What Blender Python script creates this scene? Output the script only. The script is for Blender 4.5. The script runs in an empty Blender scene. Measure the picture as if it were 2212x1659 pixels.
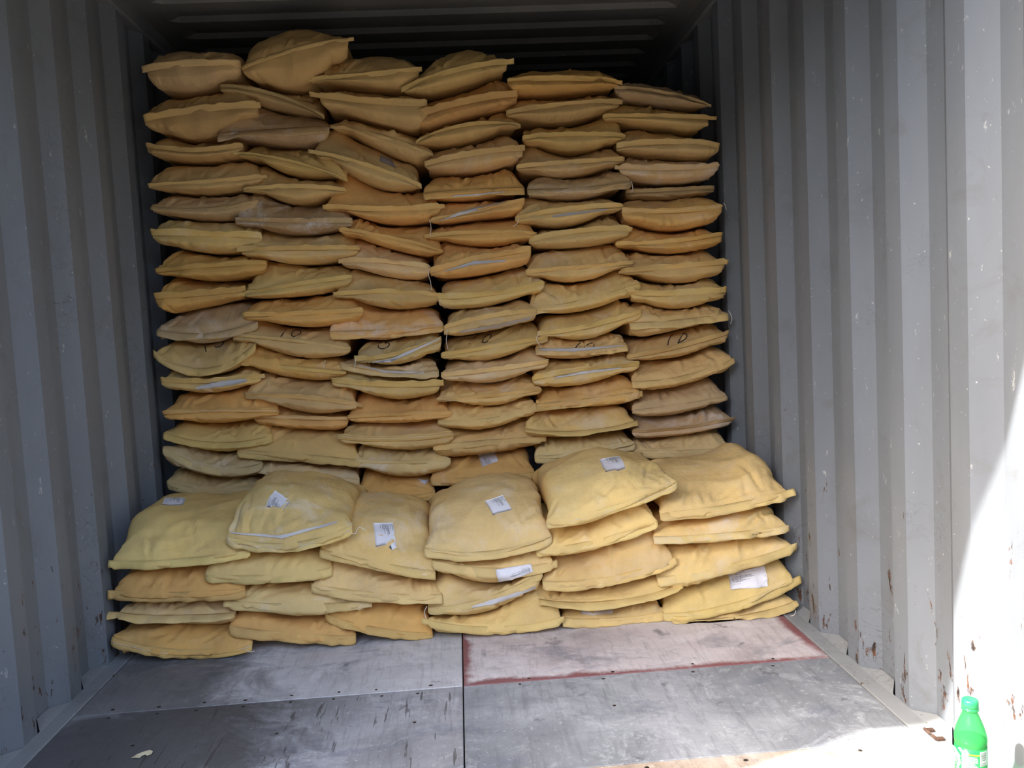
import bpy, bmesh, math, random
import numpy as np
from mathutils import Vector, Matrix
from mathutils.bvhtree import BVHTree

# ------------------------------------------------------------------ scene, camera, light
scn = bpy.context.scene
COL = scn.collection
W, H = 2.34, 2.38                      # inner width and height of the container
DOOR_Y, END_Y = 1.22, 7.12             # open door end and closed far end

cam_d = bpy.data.cameras.new('camera'); cam = bpy.data.objects.new('camera', cam_d); COL.objects.link(cam)
cam_d.sensor_width = 36.0; cam_d.lens = 36.0 * 1836.13 / 2212.0
cam_d.clip_start = 0.05; cam_d.clip_end = 200
YAW, PITCH, ROLL = 0.0604280, 0.0742991, -0.0528730
fw = Vector((math.sin(YAW)*math.cos(PITCH), math.cos(YAW)*math.cos(PITCH), -math.sin(PITCH)))
rt = Vector((math.cos(YAW), -math.sin(YAW), 0)); up = rt.cross(fw)
r2 = math.cos(ROLL)*rt + math.sin(ROLL)*up; u2 = math.cos(ROLL)*up - math.sin(ROLL)*rt
M = Matrix((r2, u2, -fw)).transposed().to_4x4(); M.translation = Vector((1.21712, 0.0, 1.06870))
cam.matrix_world = M
scn.camera = cam

world = bpy.data.worlds.new('World'); scn.world = world; world.use_nodes = True
wn = world.node_tree; wn.nodes.clear()
sky = wn.nodes.new('ShaderNodeTexSky'); sky.sky_type = 'NISHITA'; sky.sun_disc = False
sky.sun_elevation = math.radians(44.5); sky.sun_rotation = math.radians(-110.0)
sky.altitude = 50; sky.air_density = 1.0; sky.dust_density = 5.0; sky.ozone_density = 1.0
bg = wn.nodes.new('ShaderNodeBackground'); bg.inputs['Strength'].default_value = 0.235
wo = wn.nodes.new('ShaderNodeOutputWorld')
wn.links.new(sky.outputs[0], bg.inputs[0]); wn.links.new(bg.outputs[0], wo.inputs[0])

sun_d = bpy.data.lights.new('sun', 'SUN'); sun = bpy.data.objects.new('sun', sun_d); COL.objects.link(sun)
sun_d.energy = 3.6; sun_d.angle = math.radians(0.6); sun_d.color = (1.0, 0.97, 0.92)
sun.rotation_euler = Vector((0.67, 0.245, -0.70)).to_track_quat('-Z', 'Y').to_euler()
sun.location = (-4, -1, 6)

vs = scn.view_settings
vs.view_transform = 'Standard'; vs.look = 'None'; vs.gamma = 1.0; vs.use_curve_mapping = False
vs.exposure = 2.12
scn.cycles.use_denoising = True
scn.cycles.max_bounces = 10; scn.cycles.diffuse_bounces = 6; scn.cycles.transparent_max_bounces = 12

# ------------------------------------------------------------------ helpers
def mesh_obj(name, verts, faces, mat, parent=None, smooth=True, loc=None, mats=None, fm=None):
    me = bpy.data.meshes.new(name)
    me.from_pydata([tuple(v) for v in verts], [], [tuple(f) for f in faces])
    if smooth: me.polygons.foreach_set('use_smooth', [True]*len(me.polygons))
    me.materials.append(mat)
    for m in (mats or []): me.materials.append(m)
    if fm is not None: me.polygons.foreach_set('material_index', fm)
    me.update()
    o = bpy.data.objects.new(name, me); COL.objects.link(o)
    if parent is not None: o.parent = parent
    if loc is not None: o.location = loc
    return o

def empty(name, loc=(0, 0, 0)):
    o = bpy.data.objects.new(name, None); COL.objects.link(o); o.location = loc
    o.empty_display_size = 0.05
    return o

def tag(o, label, cat, group=None):
    o['label'] = label; o['category'] = cat
    if group: o['group'] = group
    return o

def struct(o):
    o['kind'] = 'structure'; return o

def box(x0, x1, y0, y1, z0, z1, bev=0.0):
    bm = bmesh.new()
    bmesh.ops.create_cube(bm, size=1.0)
    for v in bm.verts:
        v.co = Vector((x0 + (v.co.x+.5)*(x1-x0), y0 + (v.co.y+.5)*(y1-y0), z0 + (v.co.z+.5)*(z1-z0)))
    if bev > 0: bmesh.ops.bevel(bm, geom=list(bm.edges), offset=bev, segments=1, affect='EDGES')
    bm.verts.ensure_lookup_table()
    vs_ = [v.co.copy() for v in bm.verts]; fs = [[v.index for v in f.verts] for f in bm.faces]
    bm.free(); return vs_, fs

def tube(pts, r, n=6):
    pts = [Vector(p) for p in pts]; V = []; F = []
    for i, p in enumerate(pts):
        t = (pts[min(i+1, len(pts)-1)] - pts[max(i-1, 0)]); t.normalize()
        a = t.orthogonal().normalized() if abs(t.y) > .95 else t.cross(Vector((0, 1, 0))).normalized()
        b = t.cross(a)
        for k in range(n):
            q = 2*math.pi*k/n; V.append(p + r*(math.cos(q)*a + math.sin(q)*b))
    for i in range(len(pts)-1):
        for k in range(n):
            F.append((i*n+k, i*n+(k+1) % n, (i+1)*n+(k+1) % n, (i+1)*n+k))
    F.append(tuple(range(n))[::-1]); F.append(tuple((len(pts)-1)*n+k for k in range(n)))
    return V, F

def smooth_path(pts, n=8):
    pts = [Vector(p) for p in pts]; out = []
    for i in range(len(pts)-1):
        p0 = pts[max(i-1, 0)]; p1 = pts[i]; p2 = pts[i+1]; p3 = pts[min(i+2, len(pts)-1)]
        for k in range(n):
            t = k/n
            out.append(.5*((2*p1) + (p2-p0)*t + (2*p0-5*p1+4*p2-p3)*t*t + (3*p1-p0-3*p2+p3)*t**3))
    out.append(pts[-1]); return out

def lathe(prof, n=32):
    V = []; F = []
    for r, z in prof:
        for k in range(n):
            a = 2*math.pi*k/n; V.append((r*math.cos(a), r*math.sin(a), z))
    for i in range(len(prof)-1):
        for k in range(n):
            F.append((i*n+k, i*n+(k+1) % n, (i+1)*n+(k+1) % n, (i+1)*n+k))
    return V, F

# ------------------------------------------------------------------ materials
def new_mat(name):
    m = bpy.data.materials.new(name); m.use_nodes = True
    nt = m.node_tree; b = nt.nodes['Principled BSDF']
    return m, nt, b
def N(nt, t, **kw):
    n = nt.nodes.new(t)
    for k, v in kw.items(): setattr(n, k, v)
    return n
def inp(n, **kw):
    for k, v in kw.items(): n.inputs[k.replace('_', ' ')].default_value = v
    return n
def ramp(nt, fac, stops, interp='LINEAR'):
    r = N(nt, 'ShaderNodeValToRGB'); r.color_ramp.interpolation = interp
    e = r.color_ramp.elements
    while len(e) < len(stops): e.new(0.5)
    for el, (p, c) in zip(e, stops):
        el.position = p; el.color = c if len(c) == 4 else (*c, 1)
    if fac is not None: nt.links.new(fac, r.inputs[0])
    return r
def mix(nt, fac, a, b, mode='MIX'):
    m = N(nt, 'ShaderNodeMix', data_type='RGBA', blend_type=mode)
    for sock, v in ((m.inputs[0], fac), (m.inputs[6], a), (m.inputs[7], b)):
        if isinstance(v, bpy.types.NodeSocket): nt.links.new(v, sock)
        elif isinstance(v, (int, float)): sock.default_value = v
        else: sock.default_value = v if len(v) == 4 else (*v, 1)
    return m.outputs[2]
def math_n(nt, op, a, b=0.0, clamp=False):
    m = N(nt, 'ShaderNodeMath', operation=op); m.use_clamp = clamp
    for s, v in ((m.inputs[0], a), (m.inputs[1], b)):
        if isinstance(v, bpy.types.NodeSocket): nt.links.new(v, s)
        else: s.default_value = v
    return m.outputs[0]
def noise(nt, vec, scale, detail=4, rough=.5, typ='FBM', dist=0.0, mapscale=None):
    n = N(nt, 'ShaderNodeTexNoise'); n.noise_type = typ
    n.inputs['Scale'].default_value = scale; n.inputs['Detail'].default_value = detail
    n.inputs['Roughness'].default_value = rough; n.inputs['Distortion'].default_value = dist
    if mapscale is not None:
        mp = N(nt, 'ShaderNodeMapping'); mp.inputs['Scale'].default_value = mapscale
        nt.links.new(vec, mp.inputs[0]); vec = mp.outputs[0]
    nt.links.new(vec, n.inputs['Vector'])
    return n.outputs[0]
def bump(nt, h, b, strength=.4, dist=.004):
    bp = N(nt, 'ShaderNodeBump'); bp.inputs['Strength'].default_value = strength
    bp.inputs['Distance'].default_value = dist
    nt.links.new(h, bp.inputs['Height']); nt.links.new(bp.outputs[0], b.inputs['Normal'])

def plain(name, col, rough=.6, metal=0.0):
    m, nt, b = new_mat(name)
    tc = N(nt, 'ShaderNodeTexCoord')
    n = noise(nt, tc.outputs['Object'], 30, 3)
    c = mix(nt, math_n(nt, 'MULTIPLY', n, .5), (*[x*1.1 for x in col], 1), (*[x*.75 for x in col], 1))
    nt.links.new(c, b.inputs['Base Color'])
    b.inputs['Roughness'].default_value = rough; b.inputs['Metallic'].default_value = metal
    return m

def kraft_mat(name, tape=False):
    """brown paper: tint from the object's own colour, dust amount from its alpha"""
    m, nt, b = new_mat(name)
    tc = N(nt, 'ShaderNodeTexCoord'); oi = N(nt, 'ShaderNodeObjectInfo')
    off = N(nt, 'ShaderNodeVectorMath', operation='ADD')
    sc = N(nt, 'ShaderNodeVectorMath', operation='SCALE'); sc.inputs['Scale'].default_value = 40
    cx = N(nt, 'ShaderNodeCombineXYZ')
    nt.links.new(oi.outputs['Random'], cx.inputs[0]); nt.links.new(oi.outputs['Random'], cx.inputs[2])
    nt.links.new(cx.outputs[0], sc.inputs[0])
    nt.links.new(tc.outputs['Object'], off.inputs[0]); nt.links.new(sc.outputs[0], off.inputs[1])
    vec = off.outputs[0]
    n1 = noise(nt, vec, 5, 5, .6)
    v1 = ramp(nt, n1, [(.3, (.80, .80, .82)), (.55, (1, 1, 1)), (.75, (1.12, 1.08, .98))])
    col = mix(nt, 1.0, oi.outputs['Color'], v1.outputs[0], 'MULTIPLY')
    n2 = noise(nt, vec, 2.2, 3, .5)
    warm = ramp(nt, n2, [(.42, (0, 0, 0)), (.68, (1, 1, 1))])
    wf = math_n(nt, 'MULTIPLY', warm.outputs[0], .22)
    col = mix(nt, wf, col, (.50, .27, .075, 1))
    n3 = noise(nt, vec, 7, 8, .68, dist=.6)
    dr = ramp(nt, n3, [(.50, (0, 0, 0)), (.72, (1, 1, 1))])
    df = math_n(nt, 'MULTIPLY', dr.outputs[0], oi.outputs['Alpha'])
    col = mix(nt, df, col, (.80, .74, .66, 1))
    sp = noise(nt, vec, 160, 2, .5)
    spk = ramp(nt, sp, [(.735, (0, 0, 0)), (.755, (1, 1, 1))])
    col = mix(nt, math_n(nt, 'MULTIPLY', spk.outputs[0], .6), col, (.8, .76, .66, 1))
    nt.links.new(col, b.inputs['Base Color'])
    b.inputs['Roughness'].default_value = .78
    b.inputs['Specular IOR Level'].default_value = .25
    w1 = noise(nt, vec, 9, 5, .55, typ='RIDGED_MULTIFRACTAL')
    w2 = noise(nt, vec, 38, 4, .6)
    h = math_n(nt, 'ADD', math_n(nt, 'MULTIPLY', w1, .45), math_n(nt, 'MULTIPLY', w2, .8))
    bump(nt, h, b, .55, .008)
    return m

def steel_mat(name, base, rust=0.0):
    m, nt, b = new_mat(name)
    tc = N(nt, 'ShaderNodeTexCoord'); vec = tc.outputs['Object']
    n1 = noise(nt, vec, 1.6, 6, .6, mapscale=(1, 1, .35))
    c = ramp(nt, n1, [(.3, tuple(x*.80 for x in base)), (.5, base), (.7, tuple(min(1, x*1.15+.004) for x in base))])
    n2 = noise(nt, vec, 6, 8, .7, dist=.8)
    grime = ramp(nt, n2, [(.56, (0, 0, 0)), (.74, (1, 1, 1))])
    col = mix(nt, math_n(nt, 'MULTIPLY', grime.outputs[0], .35), c.outputs[0], (.10, .085, .07, 1))
    # pale scrapes, stretched along the load direction
    n3 = noise(nt, vec, 26, 5, .75, mapscale=(1, 1.2, .55))
    sc = ramp(nt, n3, [(.645, (0, 0, 0)), (.69, (1, 1, 1))])
    col = mix(nt, math_n(nt, 'MULTIPLY', sc.outputs[0], .55), col, (.55, .55, .53, 1))
    n4 = noise(nt, vec, 90, 3, .6)
    fl = ramp(nt, n4, [(.71, (0, 0, 0)), (.735, (1, 1, 1))])
    col = mix(nt, math_n(nt, 'MULTIPLY', fl.outputs[0], .8), col, (.62, .60, .55, 1))
    n7 = noise(nt, vec, 7, 6, .6, dist=2.2, mapscale=(1, 1.0, 1.5))
    ds = ramp(nt, n7, [(.488, (0, 0, 0)), (.5, (1, 1, 1)), (.512, (0, 0, 0))])
    n8 = noise(nt, vec, 2.3, 3, .5)
    dm = ramp(nt, n8, [(.56, (0, 0, 0)), (.66, (1, 1, 1))])
    col = mix(nt, math_n(nt, 'MULTIPLY', math_n(nt, 'MULTIPLY', ds.outputs[0], dm.outputs[0]), .6), col, (.05, .048, .045, 1))
    # rust and chipped paint, thicker towards the foot of the sheet where the loads knock it
    sep = N(nt, 'ShaderNodeSeparateXYZ'); nt.links.new(vec, sep.inputs[0])
    low = N(nt, 'ShaderNodeMapRange'); low.inputs[1].default_value = .9; low.inputs[2].default_value = 0.0
    low.inputs[3].default_value = 0.0; low.inputs[4].default_value = .12
    nt.links.new(sep.outputs[2], low.inputs[0])
    n5 = noise(nt, vec, 19, 8, .72, dist=.3, mapscale=(1, 1.3, .5))
    rr = ramp(nt, math_n(nt, 'ADD', n5, low.outputs[0]), [(.70-rust, (0, 0, 0)), (.72-rust, (1, 1, 1))])
    n6 = noise(nt, vec, 40, 3)
    rc = ramp(nt, n6, [(.38, (.022, .016, .013)), (.66, (.13, .055, .024))])
    col = mix(nt, rr.outputs[0], col, rc.outputs[0])
    nt.links.new(col, b.inputs['Base Color'])
    b.inputs['Roughness'].default_value = .48; b.inputs['Specular IOR Level'].default_value = .4
    bump(nt, math_n(nt, 'ADD', noise(nt, vec, 14, 4), math_n(nt, 'MULTIPLY', noise(nt, vec, 1.3, 2), 3.0)), b, .25, .004)
    return m

def ply_mat(name, base, pale, cracks=0.0, edge=None, half=(1, 1), stain=None):
    """worn plywood; object coordinates run from the panel's centre"""
    m, nt, b = new_mat(name)
    tc = N(nt, 'ShaderNodeTexCoord'); oi = N(nt, 'ShaderNodeObjectInfo')
    off = N(nt, 'ShaderNodeVectorMath', operation='ADD'); nt.links.new(tc.outputs['Object'], off.inputs[0])
    nt.links.new(oi.outputs['Location'], off.inputs[1]); vec = off.outputs[0]
    n1 = noise(nt, vec, 2.0, 7, .62, dist=.3)
    c = ramp(nt, n1, [(.30, tuple(x*.62 for x in base)), (.47, base), (.68, pale)])
    n2 = noise(nt, vec, 12, 6, .7, mapscale=(.35, 1.6, 1))
    c2 = mix(nt, math_n(nt, 'MULTIPLY', ramp(nt, n2, [(.5, (0, 0, 0)), (.7, (1, 1, 1))]).outputs[0], .45), c.outputs[0], tuple(x*.72 for x in base))
    nb = noise(nt, vec, 3.2, 6, .7, dist=.7, mapscale=(.8, 1.3, 1))
    c3 = mix(nt, math_n(nt, 'MULTIPLY', ramp(nt, nb, [(.52, (0, 0, 0)), (.64, (1, 1, 1))]).outputs[0], .6), c2, (.155, .17, .215, 1))
    nd = noise(nt, vec, 7, 8, .72, dist=.5)
    c4 = mix(nt, math_n(nt, 'MULTIPLY', ramp(nt, nd, [(.60, (0, 0, 0)), (.68, (1, 1, 1))]).outputs[0], .7), c3, (.09, .09, .095, 1))
    nw = noise(nt, vec, 55, 4, .7)
    c5 = mix(nt, math_n(nt, 'MULTIPLY', ramp(nt, nw, [(.60, (0, 0, 0)), (.68, (1, 1, 1))]).outputs[0], .55), c4, (.62, .62, .63, 1))
    ng = noise(nt, vec, 5, 8, .78, dist=.15, mapscale=(9, .9, 1))
    c5 = mix(nt, math_n(nt, 'MULTIPLY', ramp(nt, ng, [(.36, (1, 1, 1)), (.50, (0, 0, 0))]).outputs[0], .40), c5, tuple(x*.42 for x in base))
    nf = noise(nt, vec, 4, 9, .85, dist=1.4)
    c5 = mix(nt, math_n(nt, 'MULTIPLY', ramp(nt, nf, [(.52, (0, 0, 0)), (.60, (1, 1, 1))]).outputs[0], .38), c5, tuple(min(.85, x*1.35) for x in pale))
    hgt = noise(nt, vec, 40, 4, .6)
    if stain is not None:            # large dark greasy patch with a ragged outline
        sx, sy, sr, sk = stain
        d = N(nt, 'ShaderNodeVectorMath', operation='DISTANCE')
        fl = N(nt, 'ShaderNodeMapping'); fl.inputs['Scale'].default_value = (1, 1, 0)
        nt.links.new(vec, fl.inputs[0]); nt.links.new(fl.outputs[0], d.inputs[0]); d.inputs[1].default_value = (sx, sy, 0)
        mr = N(nt, 'ShaderNodeMapRange'); mr.inputs[1].default_value = sr; mr.inputs[2].default_value = sr*.15
        nt.links.new(d.outputs['Value'], mr.inputs[0])
        ns = noise(nt, vec, 5, 8, .7, dist=1.0)
        f = ramp(nt, math_n(nt, 'ADD', math_n(nt, 'MULTIPLY', mr.outputs[0], .55), math_n(nt, 'MULTIPLY', ns, .75)), [(.50, (0, 0, 0)), (.72, (1, 1, 1))])
        c5 = mix(nt, math_n(nt, 'MULTIPLY', f.outputs[0], sk), c5, (.075, .07, .066, 1))
    if cracks > 0:
        nc = noise(nt, vec, 9, 5, .6, dist=.25, mapscale=(7, .5, 1))
        cr = ramp(nt, nc, [(.355, (1, 1, 1)), (.385, (0, 0, 0))])
        c5 = mix(nt, math_n(nt, 'MULTIPLY', cr.outputs[0], cracks), c5, (.06, .055, .05, 1))
        hgt = math_n(nt, 'SUBTRACT', hgt, math_n(nt, 'MULTIPLY', cr.outputs[0], 1.0))
    if edge is not None:             # paint left along the edges of the sheet
        ab = N(nt, 'ShaderNodeVectorMath', operation='ABSOLUTE'); nt.links.new(tc.outputs['Object'], ab.inputs[0])
        sp = N(nt, 'ShaderNodeSeparateXYZ'); nt.links.new(ab.outputs[0], sp.inputs[0])
        ex = math_n(nt, 'SUBTRACT', sp.outputs[0], half[0]); ey = math_n(nt, 'SUBTRACT', sp.outputs[1], half[1])
        e = math_n(nt, 'MAXIMUM', ex, ey)
        e2 = math_n(nt, 'ADD', e, math_n(nt, 'MULTIPLY', math_n(nt, 'SUBTRACT', noise(nt, vec, 5, 6, .7), .5), .13))
        er = ramp(nt, math_n(nt, 'ADD', e2, 1.0), [(.968, (0, 0, 0)), (.992, (1, 1, 1))])
        c5 = mix(nt, math_n(nt, 'MULTIPLY', er.outputs[0], .85), c5, edge)
    nt.links.new(c5, b.inputs['Base Color'])
    b.inputs['Roughness'].default_value = .62; b.inputs['Specular IOR Level'].default_value = .35
    bump(nt, hgt, b, .35, .004)
    return m

GREY = (.182, .199, .220)
M_WALL = steel_mat('painted_steel', GREY)
M_ROOF = steel_mat('roof_steel', (.19, .185, .175))
M_RAIL = steel_mat('rail_steel', (.22, .22, .225))
M_STRIP = steel_mat('edge_strip_steel', (.27, .28, .28), -.06)
M_KRAFT = kraft_mat('kraft_paper')
M_TAPE = kraft_mat('kraft_tape')
M_WHITE = plain('white_label_paper', (.78, .77, .80), .55)
M_STRIPE = plain('white_plastic_film', (.56, .53, .51), .45)
M_GREYP = plain('grey_sticker', (.30, .29, .30), .5)
M_INK = plain('printing_ink', (.055, .055, .06), .6)
M_MARK = plain('black_marker', (.012, .012, .014), .5)
M_THREAD = plain('cream_thread', (.72, .64, .52), .8)
M_SCREW = plain('rusty_screw', (.045, .033, .026), .55, .6)
M_RUST = plain('rusty_steel', (.07, .035, .022), .8, .2)
M_DARK = plain('dark_underlay', (.012, .012, .012), .9)
M_GROUND = plain('yard_asphalt', (.055, .053, .05), .9)

# ------------------------------------------------------------------ the container shell
PER = .278; DEP = .036
def corrugated(y0, y1, phase, x_in, sgn, z0, z1):
    """trapezoid sheet; sgn=+1 wall on the right, -1 on the left"""
    prof = []
    k0 = int(math.floor((phase - y1)/PER)) - 1; k1 = int(math.ceil((phase - y0)/PER)) + 1
    for k in range(k0, k1+1):
        f = phase - k*PER
        for dy, dx in ((0, 0), (-.072, 0), (-.139, DEP), (-.211, DEP)): prof.append((f+dy, dx))
    prof = sorted(p for p in prof if y0 <= p[0] <= y1)
    prof = [(y0, prof[0][1])] + prof + [(y1, prof[-1][1])]
    zs = [z0, z0+.25, z0+.8, z0+1.4, z0+2.0, z1]
    V = []; F = []; n = len(prof)
    for th in (0, .003):
        for z in zs:
            for y, dx in prof: V.append((x_in + sgn*(dx+th), y, z))
    m = len(zs)
    for i in range(m-1):
        for j in range(n-1):
            a = i*n+j; q = (a, a+1, a+n+1, a+n)
            F.append(q if sgn < 0 else q[::-1])
            c = m*n + a; F.append((c+n, c+n+1, c+1, c) if sgn < 0 else (c, c+1, c+n+1, c+n))
    return V, F
PH_R, PH_L = 2.161, 2.903
struct(mesh_obj('wall_right', *corrugated(DOOR_Y, END_Y, PH_R, W, 1, -.03, H), M_WALL, smooth=False))
struct(mesh_obj('wall_left', *corrugated(DOOR_Y, END_Y, PH_L, 0.0, -1, -.03, H), M_WALL, smooth=False))
def end_wall():
    prof = []; x = -.05
    while x < W+.05:
        for dx, dy in ((0, 0), (.11, 0), (.128, .045), (.238, .045)): prof.append((x+dx, dy))
        x += .256
    n = len(prof)
    V = [(x, END_Y+dy, z) for z in (-.03, H+.02) for x, dy in prof]
    F = [(j, j+1, n+j+1, n+j) for j in range(n-1)]
    return V, F
struct(mesh_obj('wall_far', *end_wall(), steel_mat('shade_dark_end_steel', (.06, .055, .05)), smooth=False))  # base colour darkened to stand in for the deep shade behind the stacks
def roof():
    prof = []; y = DOOR_Y
    while y < END_Y:
        for dy, dz in ((0, 0), (.088, 0), (.106, .02), (.191, .02)): prof.append((min(y+dy, END_Y), dz))
        y += .209
    n = len(prof); xs = [-.04, .10, .14, W-.14, W-.10, W+.04]
    V = []
    for th in (0, .003):
        for i, x in enumerate(xs):
            k = 0 if i in (0, 1, 4, 5) else 1
            for y, dz in prof: V.append((x, y, H + dz*k + th))
    F = []
    m = len(xs)
    for i in range(m-1):
        for j in range(n-1):
            a = i*n+j; F.append((a, a+1, a+n+1, a+n)); c = m*n+a; F.append((c+n, c+n+1, c+1, c))
    return V, F
struct(mesh_obj('ceiling', *roof(), M_ROOF, smooth=False))
# top rails along the side walls, door header and door posts
struct(mesh_obj('trim_1', *box(-.06, .012, DOOR_Y, END_Y, H-.062, H+.03, .006), M_RAIL, smooth=False))
struct(mesh_obj('trim_2', *box(W-.012, W+.06, DOOR_Y, END_Y, H-.062, H+.03, .006), M_RAIL, smooth=False))
struct(mesh_obj('trim_3', *box(-.08, W+.08, DOOR_Y-.02, DOOR_Y+.04, 2.28, H+.04, .004), M_RAIL, smooth=False))
struct(mesh_obj('trim_4', *box(-.10, -.002, DOOR_Y-.02, DOOR_Y+.05, -.15, H+.04, .004), M_RAIL, smooth=False))
struct(mesh_obj('trim_5', *box(W+.002, W+.10, DOOR_Y-.02, DOOR_Y+.05, -.15, H+.04, .004), M_RAIL, smooth=False))
struct(mesh_obj('trim_6', *box(-.10, W+.10, DOOR_Y-.06, DOOR_Y-.002, -.16, -.002, .004), M_RAIL, smooth=False))   # door sill
# flat bars along the foot of the walls, with sloped filler plates in each pocket of the sheet
def edge_bar(name, sgn, x_in, phase):
    if sgn > 0: V, F = box(W-.052, W+.002, DOOR_Y, END_Y, -.025, .004, .002)
    else: V, F = box(-.002, .052, DOOR_Y, END_Y, -.025, .004, .002)
    t = struct(mesh_obj(name, V, F, M_STRIP, smooth=False))
    k = -14
    while k < 8:
        f = phase - k*PER; k += 1
        ya, yb = f-.078, f-.272
        if yb < DOOR_Y+.01 or ya > 4.6: continue
        x0, x1 = x_in - sgn*.004, x_in + sgn*(DEP-.002)
        V = [(x0, ya, .004), (x0, yb, .004), (x1, f-.208, .016), (x1, f-.142, .016),
             (x0, ya, -.02), (x0, yb, -.02), (x1, f-.208, -.02), (x1, f-.142, -.02)]
        F = [(0, 1, 2, 3), (7, 6, 5, 4), (0, 4, 5, 1), (1, 5, 6, 2), (2, 6, 7, 3), (3, 7, 4, 0)]
        mesh_obj('filler_plate', V, F, M_STRIP, t, smooth=False)
    return t
edge_bar('baseboard_right', 1, W, PH_R); edge_bar('baseboard_left', -1, 0.0, PH_L)

# plywood floor: sheets with open joints on a dark steel underlay
floor = struct(mesh_obj('floor', *box(-.05, W+.05, DOOR_Y, END_Y, -.10, -.028), M_DARK, smooth=False))
MID = W/2 + .0035
rows = [(DOOR_Y, 1.938), (1.941, 2.4475), (2.4505, 3.668), (3.671, 4.888), (4.891, 6.108), (6.111, END_Y)]
P_GREY = ply_mat('worn_plywood', (.25, .265, .28), (.44, .455, .47))
P_CRACK = ply_mat('cracked_plywood', (.30, .305, .315), (.50, .505, .53), cracks=.75, stain=(.30, 2.20, .62, .85))
P_BACK = ply_mat('dark_plywood', (.56, .56, .565), (.74, .74, .75), stain=(.12, 2.55, .62, .75))
P_RED = ply_mat('pinkish_plywood', (.66, .595, .585), (.80, .76, .75), edge=(.20, .025, .028, 1), half=(.558, .609))
P_ORANGE = ply_mat('tan_plywood', (.46, .36, .27), (.66, .60, .52))
for ri, (ya, yb) in enumerate(rows):
    for side, (xa, xb) in enumerate(((.054, MID-.0018), (MID+.0018, W-.054))):
        mt = P_GREY
        if ri in (0,): mt = P_ORANGE if side else P_CRACK
        if ri == 1: mt = P_GREY if side else P_CRACK
        if ri >= 2: mt = P_RED if side else P_BACK
        cx, cy = (xa+xb)/2, (ya+yb)/2
        V, F = box(xa-cx, xb-cx, ya-cy, yb-cy, -.028, 0, .0015)
        pn = mesh_obj('plywood_sheet', V, F, mt, floor, smooth=False, loc=(cx, cy, 0))
        # screw heads sunk along the sheet edges
        if ri in (0, 1, 2):
            rs = random.Random(ri*7+side)
            V, F = lathe([(.0001, .0010), (.004, .0010), (.005, .0002), (.005, -.004)], 12)
            n = 8 if side == 0 else 4
            for i in range(n):
                x = xa + .05 + (xb-xa-.1)*(i+.5)/n + rs.uniform(-.02, .02)
                ys = ([yb-.022] if ri < 2 else []) + ([ya+.022] if ri == 2 else []) + ([(ya+yb)/2+.05] if i % 3 == 1 and ri == 1 else [])
                for y in ys:
                    s = mesh_obj('screw', V, F, M_SCREW, pn, loc=(x-cx, y+rs.uniform(-.006, .006)-cy, 0))
                    s.scale = (rs.uniform(.8, 1.3), rs.uniform(.8, 1.2), 1)

gv, gf = box(-25, 25, -30, 30, -.30, -.16)
struct(mesh_obj('ground', gv, gf, M_GROUND, smooth=False))
# unseen dark walls added to block low sky light behind and beside the doors
M_BLOCKER = plain('light_blocker', (.06, .065, .06), .9)
struct(mesh_obj('wall_blocker_back', *box(-10, 9.5, -9.3, -9.0, -.16, 4.2), M_BLOCKER, smooth=False))
struct(mesh_obj('wall_blocker_left', *box(-10.3, -10, -9.3, 9, -.16, 4.2), M_BLOCKER, smooth=False))
struct(mesh_obj('wall_blocker_right', *box(9.2, 9.5, -9.3, 9, -.16, 2.6), M_BLOCKER, smooth=False))

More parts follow.
